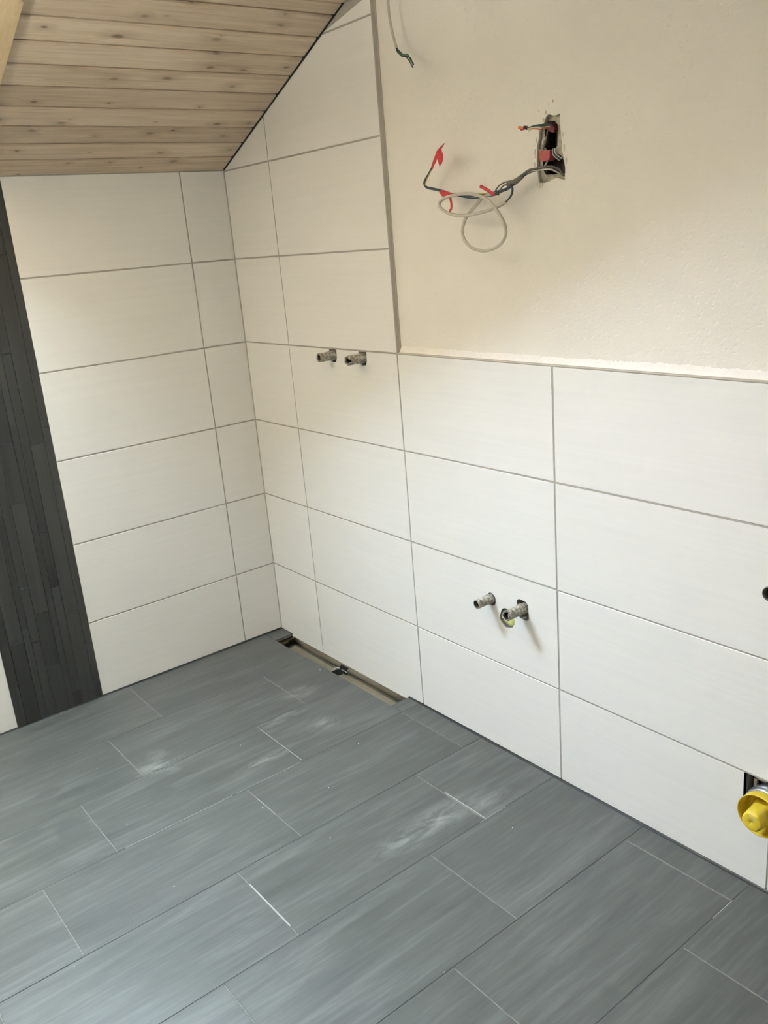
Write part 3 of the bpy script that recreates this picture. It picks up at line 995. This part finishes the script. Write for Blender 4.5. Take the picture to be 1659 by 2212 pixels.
tube('wire', [(1.503, 0.022, 1.735), (1.504, 0.017, 1.722), (1.499, 0.018, 1.708), (1.492, 0.020, 1.700), (1.488, 0.020, 1.690)], 0.0018, M['gcable'], bx)
tube('wire', [(1.502, 0.020, 1.667), (1.499, 0.016, 1.659), (1.494, 0.014, 1.652)], 0.0020, M['cable'], bx)
tube('wire', [(1.498, 0.020, 1.716), (1.492, 0.016, 1.710), (1.490, 0.018, 1.703)], 0.0026, M['white'], bx)

w = thing('wire_stub', 'short twisted wires with orange tips poking out of the upper socket box', 'wire', (1.5159, 0.02, 1.7388))
tube('wire', [(1.5014, -0.0450, 1.7356), (1.5180, -0.0400, 1.7385), (1.5297, -0.0300, 1.7390), (1.5296, -0.0050, 1.7406), (1.5159, 0.0230, 1.7388)], 0.0017, M['green'], w)
tube('wire', [(1.5014, -0.0450, 1.7336), (1.5210, -0.0420, 1.7322), (1.5267, -0.0300, 1.7300), (1.5255, -0.0100, 1.7334), (1.5131, 0.0230, 1.7392)], 0.0015, M['orange'], w)
tube('wire', [(1.5010, -0.0450, 1.7346), (1.5190, -0.0420, 1.7345), (1.5275, -0.0300, 1.7345), (1.5265, -0.0080, 1.7365), (1.5140, 0.0230, 1.7380)], 0.0013, M['white'], w)
tube('wire', [(1.5045, -0.0440, 1.7350), (1.5200, -0.0400, 1.7365), (1.5290, -0.0280, 1.7365), (1.5285, -0.0060, 1.7385), (1.5150, 0.0230, 1.7400)], 0.0014, M['gcable'], w)
tube('sleeve_end', [(1.4925, -0.0475, 1.7382), (1.4965, -0.0465, 1.7374), (1.5005, -0.0455, 1.7360)], 0.0042, M['black'], w)
tube('tape_scrap', [(1.5000, -0.0450, 1.7368), (1.5040, -0.0445, 1.7340), (1.5072, -0.0445, 1.7290)], 0.0036, M['cable'], w, flat=0.3)
tube('orange_tip', [(1.4790, -0.0505, 1.7405), (1.4850, -0.0495, 1.7388), (1.4925, -0.0475, 1.7372)], 0.0030, M['orange'], w)
tube('orange_tip', [(1.4845, -0.0500, 1.7350), (1.4900, -0.0490, 1.7350), (1.4960, -0.0470, 1.7366)], 0.0024, M['red'], w)

# ------------------------------------------------------------------ tangled cables hanging out of the lower box
LOOP = [(1.4302, -0.0500, 1.5835), (1.4179, -0.0550, 1.5773), (1.3883, -0.0600, 1.5692), (1.3421, -0.0620, 1.5640), (1.2924, -0.0620, 1.5619), (1.2431, -0.0600, 1.5696), (1.2122, -0.0580, 1.5829), (1.2004, -0.0560, 1.5950), (1.2073, -0.0550, 1.6045), (1.2325, -0.0550, 1.6114), (1.2722, -0.0550, 1.6136), (1.3148, -0.0560, 1.6111), (1.3488, -0.0580, 1.6041), (1.3787, -0.0600, 1.5922), (1.4063, -0.0690, 1.5764), (1.4275, -0.0690, 1.5540), (1.4393, -0.0660, 1.5302), (1.4381, -0.0640, 1.5082), (1.4177, -0.0610, 1.4888), (1.3846, -0.0580, 1.4772), (1.3437, -0.0550, 1.4754), (1.3042, -0.0520, 1.4857), (1.2800, -0.0500, 1.5057), (1.2726, -0.0480, 1.5261), (1.2826, -0.0480, 1.5499), (1.3038, -0.0480, 1.5694), (1.3293, -0.0460, 1.5870), (1.3465, -0.0440, 1.5995), (1.3674, -0.0400, 1.6050), (1.3812, -0.0380, 1.6070)]
ct = thing('cable_tangle', 'looped grey cable and wires with red tape hanging from the lower socket box', 'cable', (1.545, 0.02, 1.63))
tube('sheathed_cable', LOOP, 0.0039, M['cable'], ct, 10, 7)
tube('wire', [(1.4302, -0.0500, 1.5835), (1.4386, -0.0490, 1.5890), (1.4476, -0.0470, 1.5985), (1.4493, -0.0450, 1.6107), (1.4410, -0.0420, 1.6206), (1.4254, -0.0380, 1.6260)], 0.0017, M['black'], ct)
tube('wire', [(1.4310, -0.0500, 1.5840), (1.4375, -0.0490, 1.5895), (1.4445, -0.0470, 1.5985), (1.4462, -0.0450, 1.6107), (1.4390, -0.0420, 1.6180), (1.4254, -0.0380, 1.6230)], 0.0014, M['blue'], ct)
B1 = [(1.3812, -0.0380, 1.6070), (1.4003, -0.0380, 1.6148), (1.4153, -0.0370, 1.6249), (1.4360, -0.0350, 1.6249), (1.4598, -0.0330, 1.6339), (1.4839, -0.0300, 1.6466), (1.5035, -0.0200, 1.6494), (1.5280, -0.0080, 1.6506), (1.5442, 0.0050, 1.6446), (1.5488, 0.0200, 1.6279)]
B2 = [(1.3812, -0.0380, 1.6070), (1.4050, -0.0400, 1.6082), (1.4296, -0.0400, 1.6122), (1.4431, -0.0380, 1.6192), (1.4606, -0.0340, 1.6308), (1.4807, -0.0300, 1.6399), (1.5016, -0.0180, 1.6465), (1.5191, -0.0060, 1.6475), (1.5348, 0.0080, 1.6475), (1.5435, 0.0200, 1.6364)]
B3 = [(1.3806, -0.0340, 1.6111), (1.3927, -0.0330, 1.6216), (1.4136, -0.0320, 1.6280), (1.4378, -0.0320, 1.6268), (1.4601, -0.0300, 1.6369), (1.4873, -0.0260, 1.6442), (1.5069, -0.0160, 1.6460), (1.5313, -0.0040, 1.6442), (1.5406, 0.0200, 1.6327)]
tube('sheathed_cable', [p for p in B1[4:]], 0.0026, M['gcable'], ct)
tube('sheathed_cable', [p for p in B2[4:]], 0.0024, M['gcable'], ct)
tube('sheathed_cable', [p for p in B3[4:]], 0.0022, M['cable'], ct)
for k, (pth, mt) in enumerate(((B1, 'gcable'), (B2, 'black'), (B3, 'gcable'), (B2, 'blue'))):
    q = [(x + (k - 1.5) * 0.0012, y - 0.002 * (k % 2), z + (k - 1.5) * 0.0022) for x, y, z in pth[:6]]
    tube('wire', q, 0.0017, M[mt], ct)
tube('bundle_sleeve', [(1.4270, -0.036, 1.6225), (1.4420, -0.0355, 1.6245), (1.4560, -0.0340, 1.6300), (1.4700, -0.0318, 1.6375)], 0.0085, M['gcable'], ct, taper=(1.0, 0.62))
tube('wire', [(1.4280, -0.040, 1.6130), (1.4150, -0.041, 1.6098), (1.4050, -0.041, 1.6062), (1.3960, -0.041, 1.6035), (1.3990, -0.041, 1.6010)], 0.0015, M['black'], ct)
tube('wire', [(1.3901, -0.0360, 1.6051), (1.3508, -0.0360, 1.6084), (1.3021, -0.0360, 1.6110), (1.2520, -0.0360, 1.6165), (1.2224, -0.0370, 1.6205), (1.1994, -0.0380, 1.6270), (1.1701, -0.0400, 1.6352), (1.1402, -0.0420, 1.6425), (1.1354, -0.0420, 1.6498), (1.1420, -0.0420, 1.6605), (1.1555, -0.0430, 1.6739), (1.1699, -0.0450, 1.6870)], 0.0015, M['ygreen'], ct)
tube('wire', [(1.3880, -0.0340, 1.6031), (1.3483, -0.0340, 1.6011), (1.2994, -0.0340, 1.6018), (1.2579, -0.0340, 1.6096), (1.2200, -0.0350, 1.6184), (1.1946, -0.0370, 1.6262), (1.1652, -0.0390, 1.6334), (1.1389, -0.0410, 1.6403), (1.1288, -0.0410, 1.6504), (1.1315, -0.0410, 1.6592), (1.1468, -0.0420, 1.6714), (1.1661, -0.0450, 1.6852)], 0.0019, M['blue'], ct)
tube('wire', [(1.3880, -0.0350, 1.6041), (1.3483, -0.0350, 1.6061), (1.2994, -0.0350, 1.6075), (1.2540, -0.0350, 1.6135), (1.2210, -0.0360, 1.6200), (1.1970, -0.0375, 1.6275), (1.1680, -0.0395, 1.6355), (1.1400, -0.0415, 1.6425), (1.1325, -0.0415, 1.6500), (1.1370, -0.0415, 1.6600), (1.1510, -0.0425, 1.6728), (1.1680, -0.0450, 1.6860)], 0.0023, M['black'], ct)
tube('red_tape', [(1.1659, -0.0450, 1.6830), (1.1753, -0.0460, 1.6943), (1.1866, -0.0470, 1.7074), (1.1977, -0.0480, 1.7193), (1.2102, -0.0490, 1.7287), (1.2278, -0.0500, 1.7385)], 0.0066, M['red'], ct, flat=0.35, taper=(0.55, 0.72, 0.85, 1.0, 0.55, 0.10))
FLAG = [(1.1930, -0.0480, 1.7210), (1.1850, -0.0475, 1.7085), (1.1960, -0.0500, 1.7040), (1.2060, -0.0530, 1.6860), (1.2170, -0.0550, 1.6920), (1.2235, -0.0550, 1.7020), (1.2210, -0.0525, 1.7130), (1.2130, -0.0500, 1.7240)]
n = len(FLAG)
part('red_tape', FLAG + [(x, y + 0.0009, z) for x, y, z in FLAG], [tuple(range(n)), tuple(range(2 * n - 1, n - 1, -1))] + [(i, (i + 1) % n, n + (i + 1) % n, n + i) for i in range(n)], M['red'], ct)
tube('red_tape', [(1.1873, -0.0400, 1.6275), (1.1990, -0.0425, 1.6225), (1.2110, -0.0430, 1.6195), (1.2230, -0.0430, 1.6170), (1.2400, -0.0420, 1.6150)], 0.0085, M['red'], ct, flat=0.35, taper=(0.4, 1.0, 0.9, 0.35))
tube('red_tape', [(1.2300, -0.0440, 1.6120), (1.2337, -0.0470, 1.6054), (1.2395, -0.0500, 1.5940), (1.2407, -0.0520, 1.5828), (1.2343, -0.0530, 1.5766)], 0.0042, M['red'], ct, flat=0.3)
tube('red_tape', [(1.3465, -0.0505, 1.6262), (1.3615, -0.0460, 1.6174), (1.3728, -0.0430, 1.6099), (1.3840, -0.0400, 1.6030)], 0.0042, M['red'], ct, flat=0.8)

# ------------------------------------------------------------------ single cable coming down from the ceiling
hc = thing('hanging_cable', 'thin grey cable hanging from the ceiling with bare green wire ends', 'cable', (1.028, -0.03, FLAT_Z))
tube('sheathed_cable', [(1.0290, -0.0300, FLAT_Z + 0.01), (1.0250, -0.0300, 2.140), (1.0208, -0.0300, 2.1053), (1.0218, -0.0300, 2.0679), (1.0324, -0.0320, 2.0260), (1.0485, -0.0350, 1.9871)], 0.0036, M['cable'], hc)
tube('stripped_end', [(1.0478, -0.0350, 1.9890), (1.0520, -0.0358, 1.9815), (1.0570, -0.0366, 1.9755)], 0.0030, M['black'], hc)
tube('wire', [(1.0486, -0.0350, 1.9882), (1.0588, -0.0370, 1.9742), (1.0727, -0.0400, 1.9650), (1.0871, -0.0400, 1.9612), (1.1031, -0.0400, 1.9560), (1.1095, -0.0400, 1.9474), (1.1156, -0.0400, 1.9367)], 0.0018, M['black'], hc)
tube('wire', [(1.0486, -0.0350, 1.9882), (1.0593, -0.0340, 1.9775), (1.0720, -0.0330, 1.9676), (1.0892, -0.0360, 1.9567), (1.0990, -0.0360, 1.9453), (1.1085, -0.0360, 1.9318)], 0.0016, M['gcable'], hc)
tube('wire', [(1.0503, -0.0350, 1.9867), (1.0700, -0.0420, 1.9697), (1.0915, -0.0450, 1.9640), (1.1035, -0.0450, 1.9610), (1.1075, -0.0430, 1.9500), (1.1200, -0.0430, 1.9390)], 0.0016, M['green'], hc)

# ------------------------------------------------------------------ crumbs on the floor
vs, fs = [], []
rnd = random.Random(3)
for (x, y) in ((0.104, -0.462), (0.433, -0.102), (0.481, -0.187), (0.67, -0.578), (1.008, -0.696), (0.794, -1.016), (1.254, -0.631), (1.796, -0.707), (1.127, -1.028), (1.209, -1.315), (1.064, -0.503), (0.922, -0.012), (0.30, -0.05), (1.565, -0.253), (0.453, -0.974), (0.94, -0.30)):
    r = rnd.uniform(0.0010, 0.0019)
    k = len(vs)
    a0 = rnd.uniform(0, 3)
    for i in range(5):
        a = a0 + i * 1.2566
        vs.append((x + r * rnd.uniform(0.6, 1.5) * math.cos(a), y + r * rnd.uniform(0.6, 1.5) * math.sin(a), 0.0002))
    vs.append((x, y, 0.0002 + r * 0.9))
    fs += [(k + i, k + (i + 1) % 5, k + 5) for i in range(5)] + [tuple(k + i for i in range(4, -1, -1))]
tag(mesh_obj('debris', vs, fs, M['crumb']), 'tiny white mortar crumbs scattered on the grey floor', 'debris', kind='stuff')
